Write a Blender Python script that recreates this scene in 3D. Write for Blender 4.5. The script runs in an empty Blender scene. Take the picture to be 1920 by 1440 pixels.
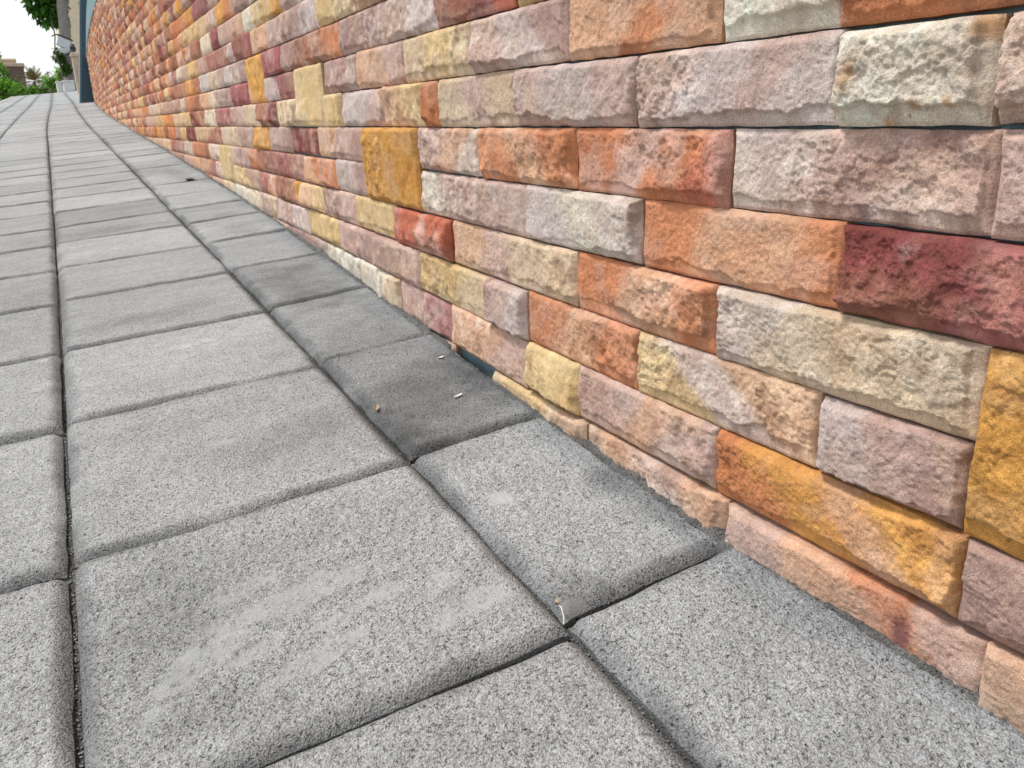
import bpy, math, random
import numpy as np
from mathutils import Matrix, Vector

# ------------------------------------------------------------------ camera
S = 0.5                                   # metres per layout unit
F = 1560.0 / 1920.0 * 36.0                # focal length for a 36 mm wide sensor
R_CAM = np.array([[0.86990948, 0.17409743, -0.46146244],
                  [-0.49248869, 0.25598478, -0.83182131],
                  [-0.02669059, 0.95087427, 0.3084246]])   # columns: camera x, y, z in the world
ZC = 1.0                                  # layout height of the lens above the zero level
scene = bpy.context.scene
cam_data = bpy.data.cameras.new("camera")
cam = bpy.data.objects.new("camera", cam_data)
scene.collection.objects.link(cam)
m4 = Matrix.Identity(4)
for i in range(3):
    for j in range(3):
        m4[i][j] = float(R_CAM[i, j])
m4[2][3] = ZC * S
cam.matrix_world = m4
cam_data.sensor_width = 36.0
cam_data.lens = F
cam_data.clip_start = 0.02
cam_data.clip_end = 2000.0
cam_data.dof.use_dof = True
cam_data.dof.focus_distance = 0.85
cam_data.dof.aperture_fstop = F / 0.9
scene.camera = cam

# ------------------------------------------------------------------ light
SUN_ELEV, SUN_AZ = math.radians(62), math.radians(-62)     # azimuth from +Y (ahead) towards +X; the sun stands ahead left
world = bpy.data.worlds.new("World")
scene.world = world
world.use_nodes = True
nt = world.node_tree
nt.nodes.clear()
sky = nt.nodes.new("ShaderNodeTexSky")
sky.sky_type = 'NISHITA'
sky.sun_disc = False
sky.sun_elevation = SUN_ELEV
sky.sun_rotation = SUN_AZ
sky.air_density = 1.0
sky.dust_density = 1.2
sky.ozone_density = 0.6
bg = nt.nodes.new("ShaderNodeBackground")
bg.inputs["Strength"].default_value = 0.15
hs = nt.nodes.new("ShaderNodeHueSaturation")
hs.inputs["Saturation"].default_value = 0.25        # thin white overcast
out = nt.nodes.new("ShaderNodeOutputWorld")
nt.links.new(sky.outputs[0], hs.inputs["Color"])
nt.links.new(hs.outputs[0], bg.inputs["Color"])
nt.links.new(bg.outputs[0], out.inputs["Surface"])
sun_data = bpy.data.lights.new("sun", 'SUN')
sun_data.energy = 2.2
sun_data.angle = math.radians(10)
sun_data.color = (1.0, 0.975, 0.94)
sun = bpy.data.objects.new("sun", sun_data)
scene.collection.objects.link(sun)
sd = Vector((math.sin(SUN_AZ) * math.cos(SUN_ELEV), math.cos(SUN_AZ) * math.cos(SUN_ELEV), math.sin(SUN_ELEV)))
sun.rotation_euler = (-sd).to_track_quat('-Z', 'Y').to_euler()
scene.view_settings.view_transform = 'Standard'
scene.view_settings.look = 'None'
scene.view_settings.exposure = 0.38
scene.view_settings.gamma = 1.0

random.seed(7)
rng = np.random.default_rng(11)

# ------------------------------------------------------------------ helpers
def hash3(ix, iy, iz, seed):
    with np.errstate(over='ignore'):
        h = (ix.astype(np.int64) * 374761393 + iy.astype(np.int64) * 668265263 + iz.astype(np.int64) * 1274126177 + seed * 974711) & 0xFFFFFFFF
        h = ((h ^ (h >> 13)) * 1103515245) & 0xFFFFFFFF
        h = ((h ^ (h >> 15)) * 2246822519) & 0xFFFFFFFF
        h = h ^ (h >> 16)
    return (h & 0xFFFFFF) / float(0xFFFFFF)

def noise2(x, y, seed=0):
    """value noise in -1..1 with smooth interpolation"""
    x = np.asarray(x, float); y = np.asarray(y, float)
    x0 = np.floor(x); y0 = np.floor(y)
    fx = x - x0; fy = y - y0
    fx = fx * fx * fx * (fx * (fx * 6 - 15) + 10); fy = fy * fy * fy * (fy * (fy * 6 - 15) + 10)
    z = np.zeros_like(x0)
    a = hash3(x0, y0, z, seed); b = hash3(x0 + 1, y0, z, seed)
    c = hash3(x0, y0 + 1, z, seed); d = hash3(x0 + 1, y0 + 1, z, seed)
    return ((a * (1 - fx) + b * fx) * (1 - fy) + (c * (1 - fx) + d * fx) * fy) * 2 - 1

def fbm(x, y, seed=0, octaves=4, gain=0.5):
    s = 0; a = 1; t = 0
    for k in range(octaves):
        s = s + a * noise2(x * 2 ** k + k * 17.3, y * 2 ** k - k * 9.1, seed + k * 31)
        t += a; a *= gain
    return s / t

def ridged(x, y, seed=0, octaves=3):
    s = 0; a = 1; t = 0
    for k in range(octaves):
        s = s + a * (1 - 2 * np.abs(noise2(x * 2 ** k, y * 2 ** k, seed + 13 * k)))
        t += a; a *= 0.5
    return s / t

def smoothstep(t):
    t = np.clip(t, 0, 1)
    return t * t * (3 - 2 * t)

def lin(c):
    c = np.asarray(c, float) / 255.0
    return np.where(c <= 0.04045, c / 12.92, ((c + 0.055) / 1.055) ** 2.4)

class MeshBag:
    """collects vertex grids and faces and links them as one mesh object"""
    def __init__(self):
        self.v, self.f, self.c, self.r, self.n = [], [], [], [], 0
    def add(self, verts, faces, col=None, rough=None):
        verts = np.asarray(verts, float).reshape(-1, 3)
        self.v.append(verts)
        faces = np.asarray(faces, int)
        self.f.append(faces + self.n)
        n = len(verts)
        col = np.ones((n, 3)) * 0.5 if col is None else np.broadcast_to(np.asarray(col, float), (n, 3))
        self.c.append(col)
        self.r.append(np.zeros(n) if rough is None else np.broadcast_to(rough, (n,)))
        self.n += n
    def grid(self, P, col=None, rough=None, flip=False):
        """P: (ny, nx, 3) lattice of points"""
        ny, nx = P.shape[:2]
        i = np.arange(ny * nx).reshape(ny, nx)
        q = np.stack([i[:-1, :-1], i[:-1, 1:], i[1:, 1:], i[1:, :-1]], -1).reshape(-1, 4)
        if flip: q = q[:, ::-1]
        self.add(P.reshape(-1, 3), q, None if col is None else col.reshape(-1, 3), None if rough is None else rough.reshape(-1))
    def build(self, name, mat, parent=None, smooth=True, scale=S):
        v = np.concatenate(self.v) * scale
        quads = [f for f in self.f if f.shape[1] == 4]; tris = [f for f in self.f if f.shape[1] == 3]
        me = bpy.data.meshes.new(name)
        me.vertices.add(len(v)); me.vertices.foreach_set("co", v.astype(np.float32).ravel())
        loops = np.concatenate([f.ravel() for f in quads] + [f.ravel() for f in tris])
        nq = sum(len(f) for f in quads); ntr = sum(len(f) for f in tris)
        starts = np.concatenate([np.arange(nq) * 4, nq * 4 + np.arange(ntr) * 3])
        me.loops.add(len(loops)); me.loops.foreach_set("vertex_index", loops.astype(np.int32))
        me.polygons.add(nq + ntr); me.polygons.foreach_set("loop_start", starts.astype(np.int32))
        me.polygons.foreach_set("use_smooth", np.full(nq + ntr, bool(smooth)))
        me.update(calc_edges=True)
        me.validate()
        a = me.attributes.new("tone", 'FLOAT_COLOR', 'POINT')
        c = np.concatenate(self.c); c = np.concatenate([c, np.ones((len(c), 1))], 1)
        a.data.foreach_set("color", c.astype(np.float32).ravel())
        b = me.attributes.new("worn", 'FLOAT', 'POINT')
        b.data.foreach_set("value", np.concatenate(self.r).astype(np.float32))
        me.materials.append(mat)
        o = bpy.data.objects.new(name, me)
        scene.collection.objects.link(o)
        if parent is not None: o.parent = parent
        return o

def thing(name, label, category, group=None, loc=(0, 0, 0)):
    o = bpy.data.objects.new(name, None)
    o.empty_display_size = 0.1
    scene.collection.objects.link(o)
    o.location = loc
    tag(o, label, category, group)
    return o

def tag(o, label, category, group=None, kind=None):
    o["label"] = label; o["category"] = category
    if group: o["group"] = group
    if kind: o["kind"] = kind
    return o

def structure(o):
    o["kind"] = "structure"; return o

def new_mat(name):
    m = bpy.data.materials.new(name); m.use_nodes = True
    t = m.node_tree; b = t.nodes["Principled BSDF"]
    return m, t, b

def N(t, typ, **kw):
    n = t.nodes.new(typ)
    for k, v in kw.items():
        if k.startswith("i_"):
            key = k[2:]
            n.inputs[int(key) if key.isdigit() else key.replace("_", " ")].default_value = v
        else: setattr(n, k, v)
    return n

def math_node(t, op, a, b=None, c=None):
    n = t.nodes.new("ShaderNodeMath"); n.operation = op
    for k, x in enumerate((a, b, c)):
        if x is None: continue
        if isinstance(x, (int, float)): n.inputs[k].default_value = x
        else: t.links.new(x, n.inputs[k])
    return n.outputs[0]

def simple_mat(name, col, rough=0.8, var=0.12, scale=20.0, bump=0.2, bump_scale=60.0, bump_dist=0.002, detail=6):
    m, t, b = new_mat(name)
    co = N(t, "ShaderNodeTexCoord")
    n1 = N(t, "ShaderNodeTexNoise", i_Scale=scale, i_Detail=float(detail))
    t.links.new(co.outputs["Object"], n1.inputs["Vector"])
    mp = N(t, "ShaderNodeMapRange", i_From_Min=0.3, i_From_Max=0.7, i_To_Min=1 - var, i_To_Max=1 + var)
    t.links.new(n1.outputs["Fac"], mp.inputs["Value"])
    mx = N(t, "ShaderNodeVectorMath", operation='SCALE')
    mx.inputs[0].default_value = col[:3]
    t.links.new(mp.outputs[0], mx.inputs["Scale"])
    t.links.new(mx.outputs[0], b.inputs["Base Color"])
    b.inputs["Roughness"].default_value = rough
    n2 = N(t, "ShaderNodeTexNoise", i_Scale=bump_scale, i_Detail=5.0)
    t.links.new(co.outputs["Object"], n2.inputs["Vector"])
    bp = N(t, "ShaderNodeBump", i_Strength=bump, i_Distance=bump_dist)
    t.links.new(n2.outputs["Fac"], bp.inputs["Height"])
    t.links.new(bp.outputs[0], b.inputs["Normal"])
    return m

# ------------------------------------------------------------------ materials
def stone_mat():
    m, t, b = new_mat("split_sandstone")
    co = N(t, "ShaderNodeTexCoord"); at = N(t, "ShaderNodeAttribute", attribute_name="tone")
    fine = N(t, "ShaderNodeTexNoise", i_Scale=620.0, i_Detail=3.0, i_Roughness=0.75)
    mid = N(t, "ShaderNodeTexNoise", i_Scale=130.0, i_Detail=6.0, i_Roughness=0.7)
    spot = N(t, "ShaderNodeTexNoise", i_Scale=150.0, i_Detail=1.0)
    for n in (fine, mid, spot): t.links.new(co.outputs["Object"], n.inputs["Vector"])
    a = N(t, "ShaderNodeMapRange", i_From_Min=0.30, i_From_Max=0.70, i_To_Min=0.68, i_To_Max=1.30)
    t.links.new(fine.outputs["Fac"], a.inputs["Value"])
    c = N(t, "ShaderNodeMapRange", i_From_Min=0.3, i_From_Max=0.7, i_To_Min=0.84, i_To_Max=1.16)
    t.links.new(mid.outputs["Fac"], c.inputs["Value"])
    s = N(t, "ShaderNodeMapRange", i_From_Min=0.74, i_From_Max=0.80, i_To_Min=1.0, i_To_Max=0.6)
    t.links.new(spot.outputs["Fac"], s.inputs["Value"])
    k = math_node(t, 'MULTIPLY', math_node(t, 'MULTIPLY', a.outputs[0], c.outputs[0]), s.outputs[0])
    mx = N(t, "ShaderNodeVectorMath", operation='SCALE')
    t.links.new(at.outputs["Color"], mx.inputs[0]); t.links.new(k, mx.inputs["Scale"])
    t.links.new(mx.outputs[0], b.inputs["Base Color"])
    b.inputs["Roughness"].default_value = 0.88
    b.inputs["Specular IOR Level"].default_value = 0.25
    h = math_node(t, 'ADD', fine.outputs["Fac"], math_node(t, 'MULTIPLY', mid.outputs["Fac"], 0.9))
    bp = N(t, "ShaderNodeBump", i_Strength=0.75, i_Distance=0.0026)
    t.links.new(h, bp.inputs["Height"]); t.links.new(bp.outputs[0], b.inputs["Normal"])
    return m

def slab_mat():
    m, t, b = new_mat("grey_concrete_slab")
    co = N(t, "ShaderNodeTexCoord"); at = N(t, "ShaderNodeAttribute", attribute_name="tone")
    wn = N(t, "ShaderNodeAttribute", attribute_name="worn")
    g1 = N(t, "ShaderNodeTexVoronoi", i_Scale=520.0, i_Randomness=1.0)
    g2 = N(t, "ShaderNodeTexNoise", i_Scale=470.0, i_Detail=3.0, i_Roughness=0.7)
    g3 = N(t, "ShaderNodeTexNoise", i_Scale=34.0, i_Detail=5.0, i_Roughness=0.6)
    pit = N(t, "ShaderNodeTexNoise", i_Scale=270.0, i_Detail=2.0, i_Roughness=0.6)
    for n in (g1, g2, g3, pit): t.links.new(co.outputs["Object"], n.inputs["Vector"])
    keep = math_node(t, 'SUBTRACT', 1.0, wn.outputs["Fac"])
    def amp(sock, lo, hi, a, c):
        r = N(t, "ShaderNodeMapRange", i_From_Min=lo, i_From_Max=hi, i_To_Min=a, i_To_Max=c)
        t.links.new(sock, r.inputs["Value"]); return r.outputs[0]
    sep = N(t, "ShaderNodeSeparateColor"); t.links.new(g1.outputs["Color"], sep.inputs[0])
    cell = amp(sep.outputs[0], 0, 1, -0.20, 0.20)
    gr = amp(g2.outputs["Fac"], 0.3, 0.7, -0.46, 0.42)
    pt = amp(pit.outputs["Fac"], 0.58, 0.68, 0.0, -0.50)
    big = amp(g3.outputs["Fac"], 0.3, 0.7, -0.08, 0.08)
    k = math_node(t, 'ADD', math_node(t, 'ADD', cell, gr), pt)
    k = math_node(t, 'MULTIPLY', k, keep)
    k = math_node(t, 'ADD', math_node(t, 'ADD', k, big), 1.0)
    mx = N(t, "ShaderNodeVectorMath", operation='SCALE')
    t.links.new(at.outputs["Color"], mx.inputs[0]); t.links.new(k, mx.inputs["Scale"])
    t.links.new(mx.outputs[0], b.inputs["Base Color"])
    b.inputs["Roughness"].default_value = 0.9
    b.inputs["Specular IOR Level"].default_value = 0.25
    h = math_node(t, 'ADD', g2.outputs["Fac"], math_node(t, 'MULTIPLY', g1.outputs["Distance"], -0.5))
    h = math_node(t, 'ADD', h, math_node(t, 'MULTIPLY', pt, 0.9))
    h = math_node(t, 'MULTIPLY', h, keep)
    bp = N(t, "ShaderNodeBump", i_Strength=0.95, i_Distance=0.0034)
    t.links.new(h, bp.inputs["Height"]); t.links.new(bp.outputs[0], b.inputs["Normal"])
    return m

M_STONE = stone_mat()
M_SLAB = slab_mat()
M_TEAL_DARK = simple_mat("dark_teal_render", (0.030, 0.075, 0.105), 0.6, 0.10, 6, 0.15, 80)
M_TEAL = simple_mat("pale_teal_render", (0.17, 0.27, 0.29), 0.8, 0.12, 9, 0.3, 120)
M_BACK = simple_mat("teal_grey_backing", (0.16, 0.24, 0.27), 0.9, 0.25, 30, 0.5, 200)
M_BED = simple_mat("dark_joint_sand", (0.075, 0.072, 0.066), 1.0, 0.5, 240, 0.8, 500)
M_GROUND = simple_mat("dusty_earth", (0.30, 0.26, 0.20), 1.0, 0.25, 3, 0.4, 40, 0.01)
M_KERB = simple_mat("pale_kerb_concrete", (0.55, 0.50, 0.42), 0.9, 0.12, 8, 0.3, 60)
M_ASPHALT = simple_mat("asphalt", (0.06, 0.06, 0.058), 0.9, 0.3, 40, 0.5, 300, 0.004)

# ------------------------------------------------------------------ layout functions (layout units)
WB = np.array([(-6, 1.30), (-3, 1.20), (-1, 1.160), (0.2, 1.150), (1.15, 1.155), (2, 1.18), (3.2, 1.258), (4.6, 1.35), (6.5, 1.45),
               (8.6, 1.54), (12.7, 1.68), (19, 1.88), (25.8, 2.12), (32, 2.42), (39, 2.81), (46, 3.25), (62, 4.1), (95, 5.9)])
def wall_x(y):
    y = np.asarray(y, float)
    w = 0.25 + 0.10 * np.clip(y, 0, None)
    ks = np.linspace(-1.5, 1.5, 13); g = np.exp(-ks ** 2 * 1.2); g /= g.sum()
    return sum(gi * np.interp(y + k * w, WB[:, 0], WB[:, 1]) for k, gi in zip(ks, g))

Y_CREST = 74.0
def ground_z(x, y):
    """the pavement climbs along the wall and falls away from it to the left; level beyond its crest"""
    x = np.asarray(x, float); y = np.asarray(y, float)
    yy = np.where(y < Y_CREST, y, Y_CREST + (1 - np.exp(-(y - Y_CREST) / 6.0)) * 6.0)
    return ZC - 1.00396 + 0.07785 * np.clip(x, -12, 12) + 0.04323 * yy

JY = np.array([-8, 1.1, 4.3, 8.6, 14, 22, 30, 39, 65, 95.0])
J1X = np.array([-0.42, -0.10, 0.01, 0.14, 0.30, 0.53, 0.85, 1.25, 2.25, 3.45])
def joint_x(k, y):
    """x of the long joint number k (1 is the left one of the two in view, 2 the right one)"""
    y = np.asarray(y, float)
    b = np.interp(y, JY, J1X) * 0.5 + np.interp(y - 1.0, JY, J1X) * 0.25 + np.interp(y + 1.0, JY, J1X) * 0.25
    return b + (k - 1) * 0.825
ROWS = [-4.0, -3.13, -2.27, -1.41, -0.55, 0.29, 1.14, 1.945, 2.835, 3.675, 4.555, 5.395, 6.24, 6.97, 7.81]
while ROWS[-1] < Y_CREST + 3: ROWS.append(ROWS[-1] + 0.85 + random.uniform(-0.02, 0.02))

CAM = np.array([0, 0, ZC])
def in_view(P, margin=120):
    c = R_CAM.T @ (np.asarray(P, float) - CAM)
    if c[2] > -0.05: return False
    px = 960 + 1560 * c[0] / -c[2]; py = 720 - 1560 * c[1] / -c[2]
    return -margin < px < 1920 + margin and -margin < py < 1440 + margin

# ------------------------------------------------------------------ ground
g = MeshBag()
ys = np.concatenate([np.linspace(-60, 70, 27), np.linspace(72, 110, 20), np.array([130, 160, 220, 400, 900, 2000.])])
xs = np.array([-2000, -600, -200, -80, -40, -20, -14, -12, -8, -6, -4, 0, 4, 8, 12, 16, 30, 80, 300, 1500.])
X, Y = np.meshgrid(xs, ys)
g.grid(np.stack([X, Y, ground_z(X, Y) - 0.16 - 0.004 * np.clip(np.abs(X) - 12, 0, 400)], -1))
structure(g.build("ground", M_GROUND))

def strip(bag, x0f, x1f, ys, dz, col=None, nx=4):
    Yv = np.asarray(ys)[:, None] * np.ones(nx)[None]
    t = np.linspace(0, 1, nx)[None]
    Xv = x0f(Yv) * (1 - t) + x1f(Yv) * t
    bag.grid(np.stack([Xv, Yv, ground_z(Xv, Yv) + dz], -1), col)

left_edge = lambda y: joint_x(-2, y)
bed = MeshBag()
strip(bed, left_edge, lambda y: wall_x(y) + 0.10, np.linspace(-4, 77, 160), -0.034, nx=12)
structure(bed.build("paving_bed", M_BED))

# kerb stones along the left side and the road below them
kb = MeshBag()
yk = np.linspace(-4, 77, 200)
for a, b, zt in ((-0.26, 0.0, 0.0),):
    P = []
    for dx, dz in ((-0.28, -0.30), (-0.27, -0.03), (-0.24, 0.0), (-0.015, 0.0), (-0.012, -0.05)):
        x = left_edge(yk) + dx
        P.append(np.stack([x, yk, ground_z(x, yk) + dz], -1))
    kb.grid(np.array(P).transpose(1, 0, 2))
structure(kb.build("kerb", M_KERB))
rd = MeshBag()
strip(rd, lambda y: left_edge(y) - 9, lambda y: left_edge(y) - 0.275, np.linspace(-10, 100, 120), -0.150, nx=8)
structure(rd.build("road", M_ASPHALT))

# ------------------------------------------------------------------ pavement slabs
slabs = MeshBag()
def stain(x, y, cx, cy, rx, ry, ang=0.0, seed=1, rag=0.35, freq=9, soft=0.5):
    """ragged elliptical patch, 1 inside and 0 outside"""
    ca, sa = math.cos(ang), math.sin(ang)
    u = ((x - cx) * ca + (y - cy) * sa) / rx; v = (-(x - cx) * sa + (y - cy) * ca) / ry
    d = np.sqrt(u * u + v * v) + rag * fbm(x * freq, y * freq, seed, 4)
    return smoothstep((1.15 - d) / soft)

def slab(k, r):
    """slab in column k (between long joints k and k+1) and row r"""
    y0, y1 = ROWS[r], ROWS[r + 1]
    gap = 0.013
    skew = 0.0
    yc = (y0 + y1) / 2
    xl = float(joint_x(k, yc))
    seed = (k + 9) * 1000 + r
    rs = np.random.default_rng(seed)
    last = (k == 2)
    xr_c = float(wall_x(yc)) if last else float(joint_x(k + 1, yc))
    ctr = np.array([(xl + xr_c) / 2, yc, float(ground_z((xl + xr_c) / 2, yc))])
    dist = max(0.9, float(np.linalg.norm(ctr - CAM)) - 0.45)
    vis = in_view(ctr, 500)
    cell = max(0.0034, 0.0026 * dist) if vis else 0.03 * max(1, dist / 6)
    nx = int(min(260, max(5, (xr_c - xl) / cell))); ny = int(min(280, max(5, (y1 - y0) / (cell * (1.0 if dist < 2.5 else 1.3)))))
    if last: nx += 2
    # parameters denser at the rims so the rounded arris is real
    def par(n):
        t = np.linspace(0, 1, n)
        e = np.array([0.0, 0.006, 0.014, 0.024, 0.036]) if n > 12 else np.array([0.0, 0.02])
        t = np.concatenate([e, np.linspace(e[-1], 1 - e[-1], max(3, n))[1:-1], 1 - e[::-1]])
        return t
    tx, ty = par(nx), par(ny)
    TX, TY = np.meshgrid(tx, ty)
    jit = rs.uniform(-0.006, 0.006, 8)
    ya = y0 + gap / 2 + jit[0] * 0.5; yb = y1 - gap / 2 + jit[1] * 0.5
    Yv = ya + (yb - ya) * TY
    XL = joint_x(k, Yv) + gap / 2 + jit[2] * .5
    XR = (wall_x(Yv) - 0.012 + 0.012 * fbm(Yv * 9, Yv * 0 + 3.3, seed + 5, 3)) if last else joint_x(k + 1, Yv) - gap / 2 + jit[3] * .5
    Xv = XL + (XR - XL) * TX
    # cross joints are not quite square to the run
    Yv = Yv - 0.042 * (Xv - XL) * (1 if k <= 1 else 0) - (0 if k <= 1 else -0.03) * (Xv - XL)
    if k == 2: Yv = Yv + 0.0
    # slightly uneven outline
    w = 0.0030
    Xv = Xv + w * fbm(Yv * 14, TX * 3, seed, 3) * (np.abs(TX - 0.5) * 2) ** 3
    Yv = Yv + w * fbm(Xv * 14, TY * 3, seed + 2, 3) * (np.abs(TY - 0.5) * 2) ** 3
    dl, dr = (Xv - XL), (XR - Xv)
    db, dt = (yb - ya) * TY, (yb - ya) * (1 - TY)
    big = 9.0
    if last: dr = dr + big * 0 + 0.02
    # rounded corners in plan and a rounded arris in section
    rad = 0.026 + 0.006 * fbm(Xv * 5, Yv * 5, seed + 7, 2)
    ex = np.minimum(dl, dr); ey = np.minimum(db, dt)
    qx = np.clip(1 - ex / rad, 0, 1); qy = np.clip(1 - ey / rad, 0, 1)
    q = np.clip(np.sqrt(qx ** 2 + qy ** 2), 0, 1.15)
    drop = rad * 0.85 * np.where(q < 1, 0.45 * (1 - np.sqrt(np.clip(1 - q ** 2, 0.0, 1))) + 0.55 * np.clip(q - 0.12, 0, 1) / 0.88, 1 + (q - 1) * 1.2)
    tilt = rs.uniform(-0.0035, 0.0035, 2); off = rs.uniform(-0.003, 0.003)
    z = ground_z(Xv, Yv) + off + tilt[0] * (TX - .5) * 2 + tilt[1] * (TY - .5) * 2 - drop
    fade = np.clip(1.6 / dist, 0.2, 1)
    z = z + 0.0030 * fbm(Xv * 7, Yv * 7, 5, 3)
    # smooth smears of cement on the near slabs
    worn = np.zeros_like(Xv)
    if k == 1 and r == 6:
        for (cx, cy, rx, ry, an, sd_) in SMEARS: worn = np.maximum(worn, stain(Xv, Yv, cx, cy, rx * 1.1, ry * 1.35, an, sd_, 1.1, 10, 0.7) * (0.38 + 0.45 * smoothstep(0.5 + 1.4 * fbm(Xv * 45, Yv * 45, 4, 4))))
    else:
        for _ in range(rs.integers(0, 3)):
            worn = np.maximum(worn, 0.8 * stain(Xv, Yv, rs.uniform(xl, xr_c), rs.uniform(ya, yb), rs.uniform(.02, .05), rs.uniform(.015, .03), rs.uniform(0, 3), seed, 0.5, 20))
    if vis and dist < 5:
        gr = 0.0022 * noise2(Xv * 110, Yv * 110, 21) * (dist < 1.6) + 0.0022 * noise2(Xv * 65, Yv * 65, 22)
        gr = gr + 0.0030 * np.minimum(0, fbm(Xv * 48, Yv * 48, 23, 2) + 0.25)
        z = z + gr * (1 - worn) * fade * (0.25 + 0.75 * smoothstep((np.minimum(ex, ey) - 0.01) / 0.05))
    # colour: concrete grey, per slab tone, stains in patches of their own
    base = np.array([0.418, 0.424, 0.416])
    t = 1.0 + rs.uniform(-0.10, 0.08)
    if last: t *= 0.97
    if (k, r) in TONES: t = TONES[(k, r)]
    tone = np.full(Xv.shape, t)
    tone *= 1 + 0.15 * fbm(Xv * 1.7, Yv * 1.7, 71, 5, 0.6)
    tone *= 1 + 0.13 * fbm(Xv * 2.5, Yv * 11, seed + 41, 5, 0.6)
    tone *= 1 - 0.16 * np.clip(1 - np.abs(fbm(Xv * 5, Yv * 16, seed + 43, 4)) / 0.03, 0, 1) * smoothstep(0.4 + 2 * fbm(Xv * 4, Yv * 4, seed + 44, 2))
    # slab colour darkens towards the arrises, broken up by noise
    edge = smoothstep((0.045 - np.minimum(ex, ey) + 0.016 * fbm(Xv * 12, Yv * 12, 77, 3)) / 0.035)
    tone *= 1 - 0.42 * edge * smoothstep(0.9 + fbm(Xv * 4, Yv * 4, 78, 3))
    # darker, cooler band along the foot of the wall
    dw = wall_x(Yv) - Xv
    foot_band = smoothstep((0.13 + 0.10 * fbm(Xv * 3.3, Yv * 3.3, 91, 4) - dw) / 0.13)
    tone *= 1 - 0.22 * foot_band
    tone *= 1 - 0.28 * smoothstep((0.030 + 0.02 * fbm(Xv * 15, Yv * 15, 93, 3) - dw) / 0.03)  # narrow contact shade painted into the colour where slabs meet the wall
    if r > 12: tone *= 1.06
    if (k, r) in BLOTS:
        for (cx, cy, rx, ry, an, amt) in BLOTS[(k, r)]:
            tone *= 1 - amt * stain(Xv, Yv, cx, cy, rx * 1.2, ry * 1.2, an, seed + 3, 0.9, 7, 1.1)
    tone = tone * (1 - 0.20 * worn)
    col = base[None, None] * tone[..., None]
    cool = np.clip(foot_band * 0.8 + (0.35 if last else 0), 0, 1)[..., None]
    col = col * (1 + cool * (np.array([0.965, 1.0, 1.035]) - 1))
    for (cx, cy, rx, ry, an, amt) in DAMP:
        if abs(cy - yc) < ry + 0.9 + rx: col = col * (1 - amt * stain(Xv, Yv, cx, cy, rx, ry, an, 400, 0.9, 6, 1.0) * (1 + 0.35 * fbm(Xv * 22, Yv * 22, 401, 4)))[..., None]
    run = np.abs(Xv - joint_x(2, Yv)) - 0.02 * fbm(Xv * 10, Yv * 10, 402, 3)
    col = col * (1 - 0.20 * smoothstep((0.05 - run) / 0.05) * smoothstep(0.5 + 1.6 * fbm(Xv * 2, Yv * 2, 403, 3)))[..., None]
    # skirt down into the joint
    P = np.stack([Xv, Yv, z], -1)
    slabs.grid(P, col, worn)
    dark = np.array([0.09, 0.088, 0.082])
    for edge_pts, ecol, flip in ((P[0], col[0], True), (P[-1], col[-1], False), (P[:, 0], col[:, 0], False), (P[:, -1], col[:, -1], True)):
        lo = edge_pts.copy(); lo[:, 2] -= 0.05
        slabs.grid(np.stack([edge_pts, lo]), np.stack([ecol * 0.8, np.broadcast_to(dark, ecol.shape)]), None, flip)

SMEARS = [(0.33, 1.505, 0.20, 0.030, 0.10, 3), (0.12, 1.42, 0.15, 0.030, 0.55, 5), (0.22, 1.385, 0.13, 0.016, 0.30, 8), (0.618, 1.267, 0.075, 0.030, 0.12, 6),
          (0.575, 1.37, 0.035, 0.018, 0.7, 9), (0.42, 1.40, 0.10, 0.014, 0.25, 12), (0.30, 1.30, 0.10, 0.018, 0.3, 15), (0.02, 1.33, 0.06, 0.03, 0.9, 17), (0.27, 1.60, 0.14, 0.02, 0.2, 21)]
DAMP = [(0.98, 2.30, 0.30, 0.45, 0.0, 0.30), (0.84, 2.05, 0.09, 0.26, 0.1, 0.24), (1.0, 2.9, 0.3, 0.3, 0, 0.14), (0.95, 3.9, 0.12, 0.5, 0, 0.16), (1.12, 3.9, 0.22, 0.42, 0, 0.22), (1.15, 3.0, 0.10, 0.6, 0, 0.22),
        (1.12, 1.45, 0.07, 0.30, 0, 0.30), (0.80, 1.22, 0.07, 0.10, 0.4, 0.30), (1.2, 5.9, 0.2, 0.5, 0, 0.2), (0.45, 6.5, 0.35, 0.25, 0, 0.14), (0.2, 3.9, 0.3, 0.12, 0.1, 0.12),
        (0.55, 2.25, 0.35, 0.12, 0.1, 0.10), (-0.4, 4.0, 0.3, 0.3, 0, 0.10), (0.1, 1.6, 0.10, 0.30, 0, 0.14), (1.35, 9.5, 0.15, 1.2, 0, 0.2), (0.6, 11, 0.4, 0.4, 0, 0.12)]
TONES = {(1, 6): 1.0, (1, 5): 0.99, (2, 6): 1.04, (2, 5): 1.03, (2, 7): 0.84, (2, 8): 0.90, (2, 9): 0.84, (1, 7): 1.04, (1, 8): 1.12, (1, 9): 0.97,
         (1, 10): 1.02, (1, 11): 1.12, (0, 6): 1.1, (0, 7): 1.1, (0, 8): 1.08, (0, 5): 1.12, (1, 13): 0.80, (2, 11): 1.08, (2, 10): 1.02}
BLOTS = {(2, 7): [(0.80, 2.05, 0.06, 0.25, 0.1, 0.25), (1.0, 2.3, 0.25, 0.16, 0, 0.22)], (2, 9): [(1.1, 4.3, 0.2, 0.12, 0, 0.3)],
         (1, 7): [(0.62, 2.3, 0.22, 0.13, 0.3, 0.12)], (1, 9): [(0.45, 3.95, 0.3, 0.10, 0, 0.18)], (2, 6): [(1.08, 1.5, 0.06, 0.06, 0, 0.2)]}
for r in range(len(ROWS) - 1):
    for k in (-2, -1, 0, 1, 2):
        slab(k, r)
structure(slabs.build("pavement", M_SLAB))

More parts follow.
